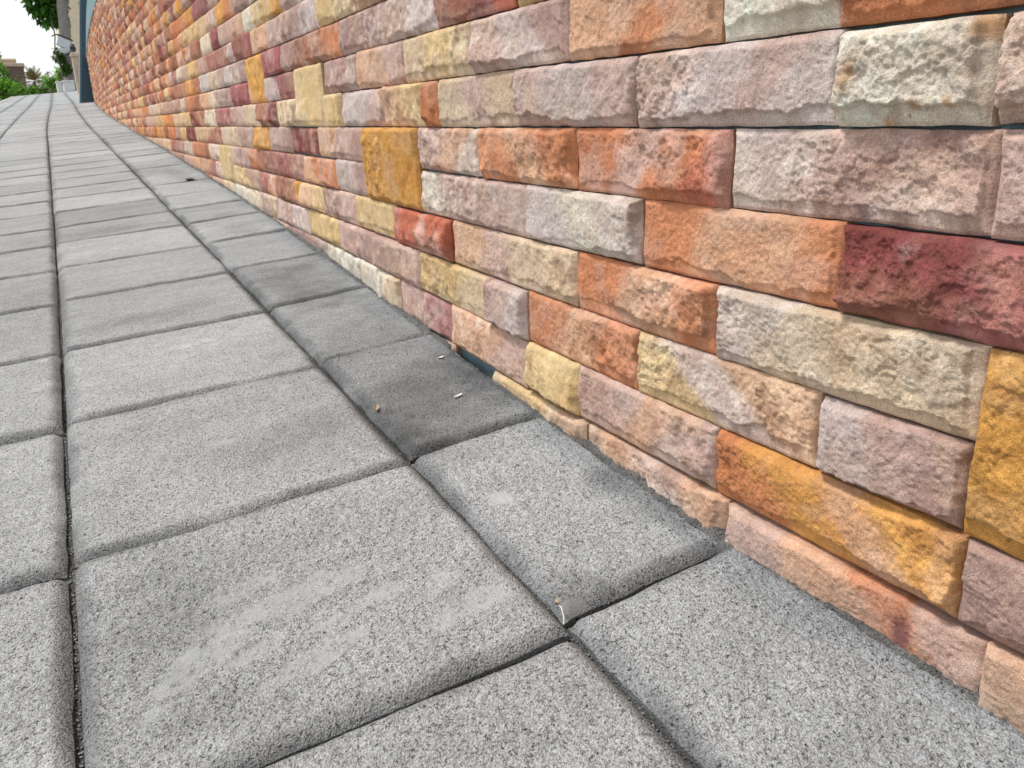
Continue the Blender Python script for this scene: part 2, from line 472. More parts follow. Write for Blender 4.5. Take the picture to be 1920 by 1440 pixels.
# ------------------------------------------------------------------ stone wall
PAL = {  # sandstone colours as they look in flat light, sRGB
    'P': (208, 174, 160), 'M': (180, 142, 130), 'L': (214, 196, 188), 'W': (230, 220, 200), 'V': (212, 212, 196), 'C': (222, 194, 158),
    'Y': (224, 190, 128), 'G': (222, 158, 64), 'O': (210, 130, 80), 'R': (200, 108, 78), 'D': (138, 68, 62), 'K': (172, 98, 96),
    'B': (172, 116, 90), 'S': (224, 174, 136)}
PALIN = {k: lin(v) * 0.93 for k, v in PAL.items()}
PALIN = {k: v * 0.89 + v.mean() * 0.11 for k, v in PALIN.items()}
# stones of the near courses: (far edge along the wall, colour bands) and a closing near edge; '#' is taken by a tall stone below
COURSES = {
 6: [(9.883, 'OG'), (8.523, 'KDP'), (7.166, '')],
 5: [(9.072, 'YC'), (7.929, 'SP'), (7.302, 'GO'), (6.521, 'M'), (5.907, 'WC'), (5.37, '')],
 4: [(9.325, 'P'), (8.928, 'B'), (8.312, 'W'), (7.732, 'K'), (7.245, 'PS'), (6.219, 'WY'), (5.55, 'YG'), (4.998, 'ML'), (4.413, 'D'), (3.866, '')],
 3: [(10.214, 'WP'), (9.331, 'Y'), (8.714, 'PK'), (7.574, 'KBL'), (6.619, 'DK'), (5.981, 'S'), (5.423, 'PML'), (4.166, 'YC'), (3.546, 'SB'), (2.898, '')],
 2: [(10.6, 'B'), (9.667, 'GB'), (8.618, 'LCMLM'), (6.247, '#'), (5.67, 'K'), (5.104, 'MB'), (4.492, 'BO'), (3.828, 'MPL'), (2.636, 'BDR'), (2.074, 'YB'), (1.758, '')],
 1: [(16.684, 'SO'), (13.94, 'LCM'), (11.39, 'M'), (10.341, 'L'), (9.838, 'OB'), (8.769, 'SW'), (7.726, 'PM'), (6.996, 'K'), (6.269, '#G1'), (5.71, 'LKB'), (4.776, '#'), (4.171, 'M'), (3.599, 'SP'), (2.977, 'CYC'), (2.36, 'PLM'), (1.793, 'SSOS'), (1.26, 'W'), (0.985, 'OOB'), (0.658, '')],
 0: [(14.626, 'PY'), (12.337, 'GO'), (11.141, 'CY'), (9.58, 'DB'), (8.565, 'W'), (7.918, 'KP'), (6.568, 'C'), (5.97, 'BD'), (5.36, 'C'), (4.821, '#Y1'), (4.22, 'Y'), (3.877, 'LP'), (3.247, 'SY'), (2.786, 'O'), (2.658, 'CPC'), (2.072, 'PLP'), (1.516, 'PLPL'), (0.976, 'WW'), (0.709, 'PC'), (0.565, '')],
 -1: [(12.895, 'GD'), (11.856, 'O'), (11.171, 'M'), (10.654, 'Y'), (10.089, 'D'), (9.375, 'CK'), (7.752, 'CM'), (6.245, 'G'), (5.678, 'PM'), (5.046, 'D'), (4.415, 'SPM'), (3.525, '#'), (2.878, 'PSL'), (2.326, 'OSO'), (1.761, 'OPOR'), (1.215, 'LPMP'), (0.695, 'P'), (0.562, '')],
 -2: [(14.965, 'CP'), (12.635, 'C'), (11.818, 'KM'), (10.49, 'L'), (9.734, 'OB'), (8.575, 'L'), (7.879, '#'), (7.349, 'PM'), (6.579, 'OB'), (6.044, 'BKM'), (4.789, 'SOO'), (4.091, 'LM'), (3.567, '#G1'), (2.882, 'WPPP'), (2.03, 'LWL'), (1.492, 'OSSO'), (0.941, 'DDKD'), (0.523, '')],
 -3: [(12.017, 'M'), (10.663, 'PS'), (9.367, 'SK'), (8.252, 'L'), (7.976, '#Y1'), (7.307, 'YM'), (6.216, 'KS'), (5.642, 'B'), (5.064, 'G'), (4.924, 'SY'), (4.421, 'MP'), (3.793, 'Y'), (3.207, 'R'), (2.598, 'SPCC'), (1.768, 'OSO'), (1.233, 'LCCC'), (0.664, '#'), (0.509, '')],
 -4: [(8.612, 'P'), (7.981, 'YW'), (7.369, 'WC'), (6.25, 'PC'), (5.708, 'PL'), (4.804, 'Y'), (4.135, 'PM'), (3.535, 'MP'), (2.936, 'YC'), (2.306, 'PL'), (2.04, 'OSO'), (1.498, 'YLS'), (0.956, 'LPM'), (0.668, '#G1'), (0.482, '')],
 -5: [(4.433, 'W'), (3.792, 'WC'), (3.211, 'PK'), (2.628, 'SP'), (2.044, 'Y'), (1.756, 'PSP'), (1.213, 'OGSG'), (0.656, 'MP'), (0.456, '')],
 -6: [(3.3, 'PS'), (2.62, '#'), (2.286, 'YS'), (1.716, 'SPS'), (1.172, 'PSOP'), (0.602, 'SP'), (0.402, '')],
}

WALL_TOP, WALL_END, WALL_START = ZC + 2.62, 39.2, -3.0
stones = MeshBag()

def stone(u0, u1, z0, z1, codes, seed, cut=False):
    """one split-face stone: sawn edges, a broken face standing proud of its margins"""
    rs = np.random.default_rng(seed)
    g_ = 0.0035 * (1 + 1.2 * (rs.random() < 0.25))
    u0 += g_ * rs.uniform(0.3, 1.0); u1 -= g_ * rs.uniform(0.3, 1.0); z0 += g_ * rs.uniform(0.2, 0.9); z1 -= g_ * rs.uniform(0.2, 1.0)
    L, H = u1 - u0, z1 - z0
    uc, zc = (u0 + u1) / 2, (z0 + z1) / 2
    ctr = np.array([float(wall_x(uc)), uc, zc])
    dist = max(0.9, float(np.linalg.norm(ctr - CAM)) - L * 0.3)
    vis = in_view(ctr, 350)
    cell = 0.0017 * dist if vis else 0.012 * dist
    cell_u = cell * (1.0 if dist < 2 else min(2.2, 0.5 * dist)) 
    nu = int(np.clip(L / cell_u, 3, 260)); nz = int(np.clip(H / cell, 3, 110))
    a = np.linspace(0, L, nu + 1); b = np.linspace(0, H, nz + 1)
    A, B = np.meshgrid(a, b)
    sx, sz = seed * 3.17 % 97, seed * 1.73 % 89
    n = lambda f, s, o=3: fbm((A + sx) * f, (B + sz) * f, s, o)
    # margins: wide and ragged below and at the right hand (near) side, narrow above
    mb = 0.020 + 0.013 * fbm((A + sx) * 4, A * 0 + 2.5, seed + 61, 2) + 0.015 * fbm((A + sx) * 17, A * 0 + 1.5, seed, 4, 0.6) + rs.uniform(-0.008, 0.008)
    mt = 0.002 + 0.007 * fbm((A + sx) * 12, A * 0 + 4.5, seed + 1, 3)
    mn = 0.010 + 0.017 * fbm((B + sz) * 16, B * 0 + 7.5, seed + 2, 4, 0.6) + rs.uniform(-0.012, 0.014)
    mf = 0.003 + 0.008 * fbm((B + sz) * 14, B * 0 + 9.5, seed + 3, 3)
    wb, wn_ = rs.uniform(0.003, 0.007), rs.uniform(0.003, 0.009)
    mb, mn = np.maximum(mb, 0.004), np.maximum(mn, 0.003)
    low = np.where(B < mb, 0.45 * B / mb, 0.45 + 0.55 * smoothstep((B - mb) / wb))
    side = np.where(A < mn, 0.50 * A / mn, 0.50 + 0.50 * smoothstep((A - mn) / wn_))
    e = np.minimum.reduce([low, np.clip((H - B - mt) / 0.009, 0, 1) * 0.75 + 0.25, side, np.clip((L - A - mf) / 0.009, 0, 1) * 0.75 + 0.25])
    relief = rs.uniform(0.015, 0.024) * (0.6 if cut else 1)
    # cleavage planes: the lowest of several tilted planes, so faces meet in sharp creases
    Aw = A + 0.014 * fbm((A + sx) * 14, (B + sz) * 14, seed + 51, 4, 0.6); Bw = B + 0.012 * fbm((A + sx) * 14, (B + sz) * 14, seed + 52, 4, 0.6)
    K = int(3 + 7 * L)
    body = np.full(A.shape, 9.0)
    for _ in range(K):
        pa, pb = rs.uniform(0, L), rs.uniform(0, H)
        ga, gb = rs.normal(0, 2.6), rs.normal(0, 5.0)
        body = np.minimum(body, rs.uniform(0.95, 1.5) + ga * (Aw - pa) + gb * (Bw - pb))
    body = np.clip(body, 0.30, 1.6) * 1.12 + 0.20 * n(4, seed + 4, 2)
    # flake steps: quantised noise gives little broken terraces
    st = n(9, seed + 6, 4) * 2.2
    fl = np.floor(st) + smoothstep((st - np.floor(st)) / 0.25)
    st2 = n(24, seed + 56, 4) * 2.6 + n(7, seed + 57, 2)
    fl2 = np.floor(st2) + smoothstep((st2 - np.floor(st2)) / 0.16)
    st3 = n(60, seed + 58, 3) * 1.8
    fl3 = np.floor(st3) + smoothstep((st3 - np.floor(st3)) / 0.22)
    ruf = 0.25 + 1.25 * smoothstep(0.5 + 1.5 * n(3.5, seed + 59, 2) + rs.uniform(-0.25, 0.25))
    chip = ruf * e * (0.0021 * fl2 + (0.0010 * fl3 if dist < 4 else 0))
    face = chip + relief * e * (body + 0.11 * fl) + e * ruf * (0.0012 * ridged((A + sx + 0.3 * B) * 17, (B + sz) * 22, seed + 8, 4) + 0.0036 * n(26, seed + 9, 5))
    if dist < 3.5: face = face + (0.25 + 0.75 * e) * 0.0016 * noise2((A + sx) * 170, (B + sz) * 170, seed + 12)
    slope = np.minimum.reduce([B / (mb + 0.004), (H - B) / (mt + 0.01), A / (mn + 0.004), (L - A) / (mf + 0.01)])
    face = face + 0.001 * np.clip(slope, 0, 1) + 0.0014 * n(22, seed + 10, 3)
    # eased arris
    ed = np.minimum.reduce([A, L - A, B, H - B])
    face = face - 0.0035 * (1 - smoothstep(ed / 0.006))
    proud = rs.uniform(-0.005, 0.006)
    # corner chips move the outline a little; each stone sits a touch out of level
    U = u0 + A; Z = z0 + B + (A / L - .5) * rs.uniform(-0.004, 0.004)
    rimu = np.exp(-np.minimum(A, L - A) / 0.01); rimz = np.exp(-np.minimum(B, H - B) / 0.01)
    U = U + 0.0022 * rimu * fbm(B * 20 + seed, A * 0, seed, 2); Z = Z + 0.0018 * rimz * fbm(A * 20 + seed, B * 0, seed + 5, 2)
    if cut:   # trimmed to follow the paving
        gz = ground_z(wall_x(U), U) + 0.012 + 0.010 * fbm(U * 7, U * 0, seed, 3)
        Z = np.maximum(Z, gz - 0.05) if cut == 2 else np.where(Z < gz, gz, Z)
    wx = wall_x(U); eps = 0.05; dx = (wall_x(U + eps) - wall_x(U - eps)) / (2 * eps)
    nrm = np.stack([-1 / np.sqrt(1 + dx ** 2), dx / np.sqrt(1 + dx ** 2)], -1)
    hgt = face + proud - 0.006
    P = np.stack([wx + nrm[..., 0] * hgt, U + nrm[..., 1] * hgt, Z], -1)
    # colour bands across the stone, edges warped and sometimes slanting
    cs = [PALIN[c] for c in codes[::-1]]     # codes run from the far end to the near end
    m_ = len(cs)
    mean_c = np.mean(cs, 0); cs = [c * 0.72 + mean_c * 0.28 for c in cs]
    t = A / L + rs.uniform(-0.28, 0.28) * (B / H - .5) + 0.16 * fbm((A + sx) * 6, (B + sz) * 6, seed + 20, 5, 0.62)
    if codes == 'YLS': t = A / L - 0.42 * (B / H - .5) + 0.03 * n(12, 3) - 0.05
    t = t + 0.045 * n(38, seed + 24, 4)
    t = np.clip(t, 0, 0.9999) * m_
    i0 = np.clip(np.floor(t).astype(int), 0, m_ - 1); fr = t - i0
    cs = np.array(cs)
    nxt = np.clip(i0 + 1, 0, m_ - 1)
    wgt = smoothstep((fr - 0.55) / 0.45)[..., None]
    col = cs[i0] * (1 - wgt) + cs[nxt] * wgt
    tint = np.array(PALIN['C' if codes[0] in 'PMLWCYS' else 'S'])
    k1 = smoothstep((n(6, seed + 30, 4) - 0.05) / 0.35)[..., None] * 0.25
    col = col * (1 - k1) + tint * k1
    lav = np.array(PALIN['L' if codes[0] not in 'YG' else 'C'])
    k2 = smoothstep((n(11, seed + 33, 4) - 0.12) / 0.3)[..., None] * 0.16
    col = col * (1 - k2) + lav * k2
    sand = smoothstep((n(4.5, seed + 36, 5) - 0.15) / 0.25)[..., None] * 0.25
    col = col * (1 - sand * np.array([0.22, 0.38, 0.52]))
    pale = smoothstep((n(5.5, seed + 37, 5) - 0.10) / 0.35)[..., None] * rs.uniform(0.15, 0.5)
    col = col + (np.array([0.66, 0.60, 0.54]) - col) * pale * 0.55
    vein = np.clip(1 - np.abs(n(3.2, seed + 62, 5) + 0.15) / 0.022, 0, 1)[..., None] * (0.35 if rs.random() < 0.6 else 0)
    col = col * (1 - vein * np.array([0.35, 0.5, 0.55]))
    mott = (np.clip(n(26, seed + 64, 5), -0.6, 0.6) * np.clip(ruf, 0.4, 1.3))[..., None]
    col = col * (1 + mott * np.array([0.34, 0.42, 0.46]))
    # dust caught low on the stones, splashed up from the paving
    hz = (Z - ground_z(wall_x(U), U))
    spl = smoothstep((0.075 + 0.05 * fbm(U * 9, Z * 9, 303, 4) - hz) / 0.09)[..., None] * 0.38
    col = col * (1 - spl) + np.array([0.22, 0.20, 0.18]) * spl
    # iron spots
    for _ in range(rs.integers(0, 4)):
        px, pz, pr = rs.uniform(0, L), rs.uniform(0, H), rs.uniform(0.002, 0.006)
        s_ = smoothstep(1.2 - np.sqrt((A - px) ** 2 + (B - pz) ** 2) / pr)[..., None] * 0.6
        col = col * (1 - s_) + np.array([0.12, 0.06, 0.05]) * s_
    if codes == 'WW':
        for (pa, pb, ra, rb) in ((0.85, 0.55, .012, .030), (0.20, 0.22, .008, .010), (0.42, 0.20, .010, .008), (0.05, 0.92, .02, .02), (0.62, 0.03, .012, .012)):
            s_ = smoothstep(1.4 - np.sqrt(((A - L * pa) / ra) ** 2 + ((B - H * pb) / rb) ** 2) + 0.7 * n(50, 5))[..., None] * 0.6
            col = col * (1 - s_) + np.array([0.50, 0.24, 0.07]) * s_
    if codes == 'PSOP':
        s_ = smoothstep(1.3 - np.sqrt(((A - L * 0.24) / 0.022) ** 2 + ((B - H * .55) / 0.045) ** 2) + 0.3 * n(30, 5))[..., None] * 0.75
        col = col * (1 - s_) + np.array([0.13, 0.045, 0.06]) * s_
    col = col * rs.uniform(0.93, 1.06) * (1 + 0.17 * n(34, seed + 40, 4))[..., None]
    if uc > 8: col = col * np.array([1.0, 0.90, 0.80])
    col = np.clip(col, 0.015, 0.78)
    stones.grid(P, col, None, flip=False)
    back = 0.075
    for pts, cc, fl_ in ((P[0], col[0], True), (P[-1], col[-1], False), (P[:, 0], col[:, 0], False), (P[:, -1], col[:, -1], True)):
        lo = pts.copy(); lo[:, 0] += back
        stones.grid(np.stack([pts, lo]), np.stack([cc, cc]), None, fl_)

def place_stone(u0, u1, z0, z1, codes, seed):
    gl = float(ground_z(wall_x(u0), u0)); gh = float(ground_z(wall_x(u1), u1))
    if z1 < gl - 0.012: return
    if gh > z1 + 0.012:      # the far end would vanish into the paving: shorten the piece
        while u1 > u0 + 0.05 and float(ground_z(wall_x(u1), u1)) > z1 + 0.012: u1 -= 0.02
        if u1 - u0 < 0.12: return
    cut = 2 if (z0 < max(gl, gh) + 0.02) else False
    stone(u0, u1, z0, z1, codes, seed, cut)

FAR_CODES = ['P', 'M', 'S', 'C', 'Y', 'G', 'O', 'B', 'K', 'D', 'L', 'W', 'PL', 'SP', 'PM', 'CP', 'OB', 'KM', 'YC', 'SO', 'BK', 'MP', 'PSP', 'SB', 'SC']
FAR_W = np.array([10, 11, 8, 5, 4, 4.5, 6, 11, 5, 5, 2.5, 1.5, 5, 6, 7, 4, 6, 5, 2, 5, 6, 7, 4, 6, 3.], float); FAR_W /= FAR_W.sum()
FAR_W2 = np.array([4, 5, 7, 3, 4, 9, 14, 20, 9, 9, .6, .6, 2, 6, 3, 3, 14, 6, 3, 8, 11, 4, 3, 9, 3.], float); FAR_W2 /= FAR_W2.sum()
frs = np.random.default_rng(5)
def fill(n, ua, ub):
    """random stones of one course from near end ua to far end ub"""
    z0 = ZC - 0.035 + 0.15 * n
    u = ua; k = 0
    while u < ub - 0.02:
        w = float(frs.choice([0.57, 0.28, 0.42, 0.20, 0.57])) * frs.uniform(0.93, 1.05)
        if u > 9: w *= 0.85
        if ub - (u + w) < 0.16: w = ub - u
        code = str(frs.choice(FAR_CODES, p=(FAR_W if u < 8 else FAR_W2)))
        if w > 0.4 and len(code) == 1 and frs.random() < .6: code += str(frs.choice(['P', 'M', 'S', 'B', 'L', 'C']))
        place_stone(u, min(u + w, ub), z0, z0 + 0.15, code, 5000 + (n + 10) * 400 + k + int(ua * 7))
        u += w; k += 1

n_top = int(round((WALL_TOP - ZC + 0.035) / 0.15))
for n in range(-8, n_top):
    if n in COURSES:
        es = COURSES[n]
        z0 = ZC - 0.035 + 0.15 * n
        for i in range(len(es) - 1):
            (ufar, code), (unear, _) = es[i], es[i + 1]
            if code == '#': continue
            if code.startswith('#'):
                place_stone(unear, ufar, z0, z0 + 0.30, code[1], 100 + n * 50 + i + 700)
            else:
                place_stone(unear, ufar, z0, z0 + 0.15, code, 100 + n * 50 + i + 700)
        fill(n, WALL_START, es[-1][0]); 
        if float(ground_z(wall_x(es[0][0]), es[0][0])) < z0 + 0.14: fill(n, es[0][0], WALL_END)
    else:
        fill(n, WALL_START - 0.25 * (n % 2), WALL_END)
wall = thing("stone_wall", "long retaining wall faced with split sandstone blocks in pink, orange, cream and maroon beside the pavement", "wall")
stones.build("stone_facing", M_STONE, wall)
bk = MeshBag()
yy = np.linspace(WALL_START, WALL_END + 0.1, 120)
P = []
for dx, zf in ((0.030, lambda x: ground_z(x, yy) - 0.5), (0.030, lambda x: x * 0 + WALL_TOP - 0.01), (0.5, lambda x: x * 0 + WALL_TOP - 0.01), (0.5, lambda x: ground_z(x, yy) - 0.5)):
    x = wall_x(yy) + dx
    P.append(np.stack([x, yy, zf(x)], -1))
P.append(P[0].copy())
bk.grid(np.array(P).transpose(1, 0, 2)[:, ::-1])
bk.build("backing_wall", M_BACK, wall, smooth=False)
cp = MeshBag(); P = []
for dx, dz in ((-0.03, 0.0), (-0.03, 1.0), (0.54, 1.0), (0.54, 0.0), (-0.03, 0.0)):
    x = wall_x(yy) + dx
    P.append(np.stack([x, yy, WALL_TOP + dz * (0.06 + 0.46 * smoothstep((37.0 - yy) / 13.0))], -1))
cp.grid(np.array(P).transpose(1, 0, 2)[:, ::-1])
cp.build("coping", M_TEAL, wall, smooth=False)
# end cap of the wall
ec = MeshBag()
x0, x1, ye = float(wall_x(WALL_END)), float(wall_x(WALL_END)) + 0.5, WALL_END + 0.1
P = np.array([[(x0, ye, ZC + 0.2), (x1, ye, ZC + 0.2)], [(x0, ye, WALL_TOP), (x1, ye, WALL_TOP)]])
ec.grid(P); ec.build("end_face", M_TEAL_DARK, wall, smooth=False)

# ragged bed of mortar and packed dirt along the foot of the facing
ms = MeshBag()
ym = np.concatenate([np.arange(0.1, 6, 0.007), np.arange(6, 39, 0.06)])
rows = []
lump = 0.005 * fbm(ym * 5, ym * 0, 501, 5, 0.65) + 0.003 * fbm(ym * 40, ym * 0, 502, 3)
for q, (dx, dz) in enumerate(((-0.036, -0.030), (-0.026, -0.007), (-0.016, 0.001), (-0.004, 0.004), (0.020, 0.004))):
    x = wall_x(ym) + dx + 0.005 * fbm(ym * 22, ym * 0 + q * 3.1, 503, 4, 0.6)
    rows.append(np.stack([x, ym, ground_z(x, ym) + dz + lump * (0.4 + 0.2 * q) + 0.0018 * fbm(ym * 60, ym * 0 + q, 504 + q, 3) - 0.05 * ((ym > 2.28) & (ym < 2.64))], -1))
rows = np.array(rows).transpose(1, 0, 2)
mc = 0.15 + 0.09 * fbm(rows[..., 1] * 30, rows[..., 0] * 60, 505, 4)
ms.grid(rows[:, ::-1], (mc[..., None] * np.array([1, 0.98, 0.93]))[:, ::-1])
ms.build("mortar_seam", M_SLAB, wall)

# ------------------------------------------------------------------ things beyond the wall
def leaf_mat(name, rough=0.5, trans=0.25):
    m, t, b = new_mat(name)
    at = N(t, "ShaderNodeAttribute", attribute_name="tone")
    t.links.new(at.outputs["Color"], b.inputs["Base Color"])
    b.inputs["Roughness"].default_value = rough
    tr = N(t, "ShaderNodeBsdfTranslucent"); t.links.new(at.outputs["Color"], tr.inputs["Color"])
    mx = N(t, "ShaderNodeMixShader"); mx.inputs[0].default_value = trans
    o = t.nodes["Material Output"]
    t.links.new(b.outputs[0], mx.inputs[1]); t.links.new(tr.outputs[0], mx.inputs[2]); t.links.new(mx.outputs[0], o.inputs[0])
    return m
M_LEAF = leaf_mat("leaves")
M_BARK = simple_mat("grey_bark", (0.30, 0.28, 0.26), 0.9, 0.25, 12, 0.6, 60, 0.01)
M_BARK_BROWN = simple_mat("brown_stem", (0.16, 0.12, 0.09), 0.9, 0.25, 12, 0.6, 60, 0.01)
M_WHITE = simple_mat("white_painted_concrete", (0.72, 0.72, 0.70), 0.8, 0.10, 8, 0.3, 60)
M_LAMPWHITE = simple_mat("white_metal_housing", (0.62, 0.66, 0.70), 0.45, 0.05, 10, 0.05, 60)
M_BLACK = simple_mat("dark_metal", (0.03, 0.035, 0.04), 0.5, 0.1, 10, 0.1, 60)
M_BEIGE = simple_mat("beige_render", (0.52, 0.42, 0.32), 0.9, 0.12, 4, 0.3, 60)
M_CREAM = simple_mat("cream_render", (0.75, 0.66, 0.48), 0.9, 0.08, 2, 0.2, 30)
M_BROWN = simple_mat("brown_board", (0.13, 0.10, 0.085), 0.85, 0.2, 5, 0.3, 30)
M_GLASS = simple_mat("dark_window_glass", (0.05, 0.06, 0.07), 0.15, 0.1, 3, 0.0, 30)
M_SOIL = simple_mat("planter_soil", (0.08, 0.06, 0.045), 1.0, 0.3, 30, 0.6, 200)

def box(bag, x0, x1, y0, y1, z0, z1, bev=0.02, lean=(0, 0)):
    """bevelled box, optionally leaning"""
    b = min(bev, (x1 - x0) * .3, (y1 - y0) * .3, (z1 - z0) * .3)
    rings = []
    for z, ins in ((z0, b), (z0 + b, 0), (z1 - b, 0), (z1, b)):
        k = (z - z0)
        X0, X1, Y0, Y1 = x0 + ins + lean[0] * k, x1 - ins + lean[0] * k, y0 + ins + lean[1] * k, y1 - ins + lean[1] * k
        rings.append([(X0 + b, Y0, z), (X1 - b, Y0, z), (X1, Y0 + b, z), (X1, Y1 - b, z), (X1 - b, Y1, z), (X0 + b, Y1, z), (X0, Y1 - b, z), (X0, Y0 + b, z)])
    v = np.array(rings).reshape(-1, 3); f = []
    for r in range(3):
        for k in range(8):
            a = r * 8 + k; c = r * 8 + (k + 1) % 8
            f.append((a, c, c + 8, a + 8))
    for base, order in ((0, -1), (24, 1)):
        i = [base + k for k in range(8)][::order]
        f += [(i[0], i[1], i[2], i[7]), (i[7], i[2], i[3], i[6]), (i[6], i[3], i[4], i[5])]
    bag.add(v, f)

def tube(bag, pts, rad, n=12, col=None, rough_amp=0.0, seed=0):
    pts = np.array(pts, float); rad = np.broadcast_to(rad, (len(pts),))
    d = np.gradient(pts, axis=0); d /= np.linalg.norm(d, axis=1)[:, None]
    ref = np.array([0, 1, 0]) if abs(d[0][1]) < 0.9 else np.array([1, 0, 0])
    s = np.cross(d, ref); s /= np.linalg.norm(s, axis=1)[:, None]; t = np.cross(d, s)
    a = np.linspace(0, 2 * np.pi, n + 1)
    R = rad[:, None] * (1 + rough_amp * noise2(np.cos(a)[None] * 2 + seed + 0 * rad[:, None], np.sin(a)[None] * 2 + np.arange(len(pts))[:, None] * 0.6, seed))
    R[:, -1] = R[:, 0]
    P = pts[:, None] + R[..., None] * (np.cos(a)[None, :, None] * s[:, None] + np.sin(a)[None, :, None] * t[:, None])
    bag.grid(P)

def leaves(bag, centre, radii, n, size, cols, seed, droop=0.3, shell=0.55, aspect=0.45, clump=14):
    """leaf blades gathered in clumps through an uneven ellipsoid"""
    rs = np.random.default_rng(seed)
    centre = np.array(centre, float); radii = np.array(radii, float)
    cc = rs.normal(size=(clump, 3)); cc /= np.linalg.norm(cc, axis=1)[:, None]
    cc *= rs.uniform(shell, 0.95, (clump, 1))
    cr = rs.uniform(0.22, 0.46, clump); ct = rs.uniform(0.65, 1.25, clump)
    k = rs.integers(0, clump, n)
    off = rs.normal(size=(n, 3)); off /= np.linalg.norm(off, axis=1)[:, None]; off *= rs.uniform(0.3, 1, (n, 1)) ** 0.5
    p = centre + (cc[k] + off * cr[k][:, None]) * radii
    d = off + rs.normal(size=(n, 3)) * 0.5; d[:, 2] -= droop; d /= np.linalg.norm(d, axis=1)[:, None]
    up = rs.normal(size=(n, 3)) * 0.6 + np.array([0, 0, 1]); s = np.cross(d, up); s /= np.linalg.norm(s, axis=1)[:, None]
    nn = np.cross(s, d)
    L = size * rs.uniform(0.6, 1.3, n)[:, None]; W_ = L * aspect
    a = p; b1 = p + d * L * .45 + s * W_ * .5 + nn * L * .06; c = p + d * L + nn * -L * .12; b2 = p + d * L * .45 - s * W_ * .5 + nn * L * .06
    v = np.stack([a, b1, c, b2], 1).reshape(-1, 3)
    f = np.arange(n * 4).reshape(n, 4)
    tri = np.concatenate([f[:, [0, 1, 2]], f[:, [0, 2, 3]]])
    cols = np.array(cols); col = cols[rs.integers(0, len(cols), n)] * (ct[k] * rs.uniform(0.75, 1.25, n))[:, None]
    bag.add(v, tri, np.repeat(col, 4, 0))

gz = lambda x, y: float(ground_z(x, y))

# dark teal pillar at the far end of the wall
t = thing("gate_pillar", "dark teal pillar, slightly leaning, closing the far end of the stone wall", "pillar")
b = MeshBag(); box(b, 2.30, 3.02, 39.5, 40.2, gz(2.5, 40) - 0.3, 8.2, 0.02, (0.165, 0)); b.build("shaft", M_TEAL_DARK, t, smooth=False)
b = MeshBag(); box(b, 2.262, 2.297, 39.62, 40.1, gz(2.5, 40) - 0.3, 8.1, 0.01, (0.165, 0)); b.build("edge_trim", M_BACK, t, smooth=False)

# low beige gate pier
t = thing("gate_pier", "low beige rendered pier seen between the teal pillar and the tree trunk", "pier")
b = MeshBag(); box(b, 3.50, 4.1, 60, 60.7, gz(3, 60) - 0.2, 5.0, 0.03); b.build("pier_body", M_BEIGE, t, smooth=False)
b = MeshBag(); box(b, 3.46, 4.14, 59.93, 60.77, 5.003, 5.25, 0.04); b.build("cap", M_BEIGE, t, smooth=False)

# tree with grey trunk
t = thing("street_tree", "broad-leaved tree with a thick pale grey trunk rising behind the white planters", "tree")
b = MeshBag(); zb = gz(4, 77)
hs_ = np.linspace(0, 1, 26)
tube(b, [(4.02 + 0.9 * max(0, h - 0.05) ** 1.0 + 0.04 * math.sin(h * 9), 77.2, zb - 0.2 + h * 10.5) for h in hs_], 0.40 - 0.02 * hs_ + 0.10 * np.exp(-hs_ * 14), 16, rough_amp=0.10, seed=3)
for (q, e, r_) in (((4.85, 77.2, 13.2), (2.4, 75.5, 15.5), .16), ((4.9, 77.2, 13.5), (7.2, 78, 16.5), .18), ((4.8, 77.2, 12.6), (4.2, 74.3, 15.6), .15), ((4.9, 77.2, 13.6), (5.0, 79, 17.5), .2), ((4.75, 77.2, 11.2), (2.6, 74.4, 11.6), .11)):
    q, e = np.array(q), np.array(e); s_ = np.linspace(0, 1, 7)[:, None]
    tube(b, q + (e - q) * s_ + np.array([0, 0, 0.5]) * np.sin(s_ * 3.1), r_ * (1 - 0.65 * s_[:, 0]), 8)
b.build("trunk", M_BARK, t)
G1 = lin([(84, 140, 44), (62, 116, 34), (118, 168, 58), (48, 92, 30)])
b = MeshBag()
leaves(b, (4.9, 77, 16.3), (4.6, 3.6, 3.2), 5200, 0.62, G1 * 0.9, 31, 0.5, 0.35, 0.5, 26)
leaves(b, (3.05, 79.0, 10.9), (1.6, 1.4, 2.5), 1700, 0.60, G1 * 0.8, 32, 0.9, 0.3, 0.5, 12)
leaves(b, (3.80, 78.6, 9.3), (0.42, 0.5, 1.0), 240, 0.45, G1 * 0.8, 35, 0.9, 0.3, 0.4, 6)
leaves(b, (6.6, 78, 11.0), (1.6, 1.5, 2.6), 900, 0.60, G1 * 0.7, 33, 0.7, 0.3, 0.5, 10)
b.build("crown", M_LEAF, t, smooth=False)

# hanging creeper and the dark shrub against the trunk
t = thing("climbing_plant", "dark leafy creeper hanging down the left side of the grey tree trunk", "plant")
b = MeshBag(); tube(b, [(3.45 + 0.10 * math.sin(k * 1.1), 75.6, 8.5 - k * 0.50) for k in range(10)], 0.045, 6); b.build("stem", M_BARK_BROWN, t)
b = MeshBag()
leaves(b, (3.62, 76.2, 6.05), (0.36, 0.4, 0.72), 420, 0.26, G1 * 0.55, 41, 0.5, 0.3, 0.5, 9)
leaves(b, (3.95, 76.2, 5.25), (0.34, 0.4, 0.55), 320, 0.26, G1 * 0.5, 42, 0.5, 0.3, 0.5, 8)
b.build("foliage", M_LEAF, t, smooth=False)

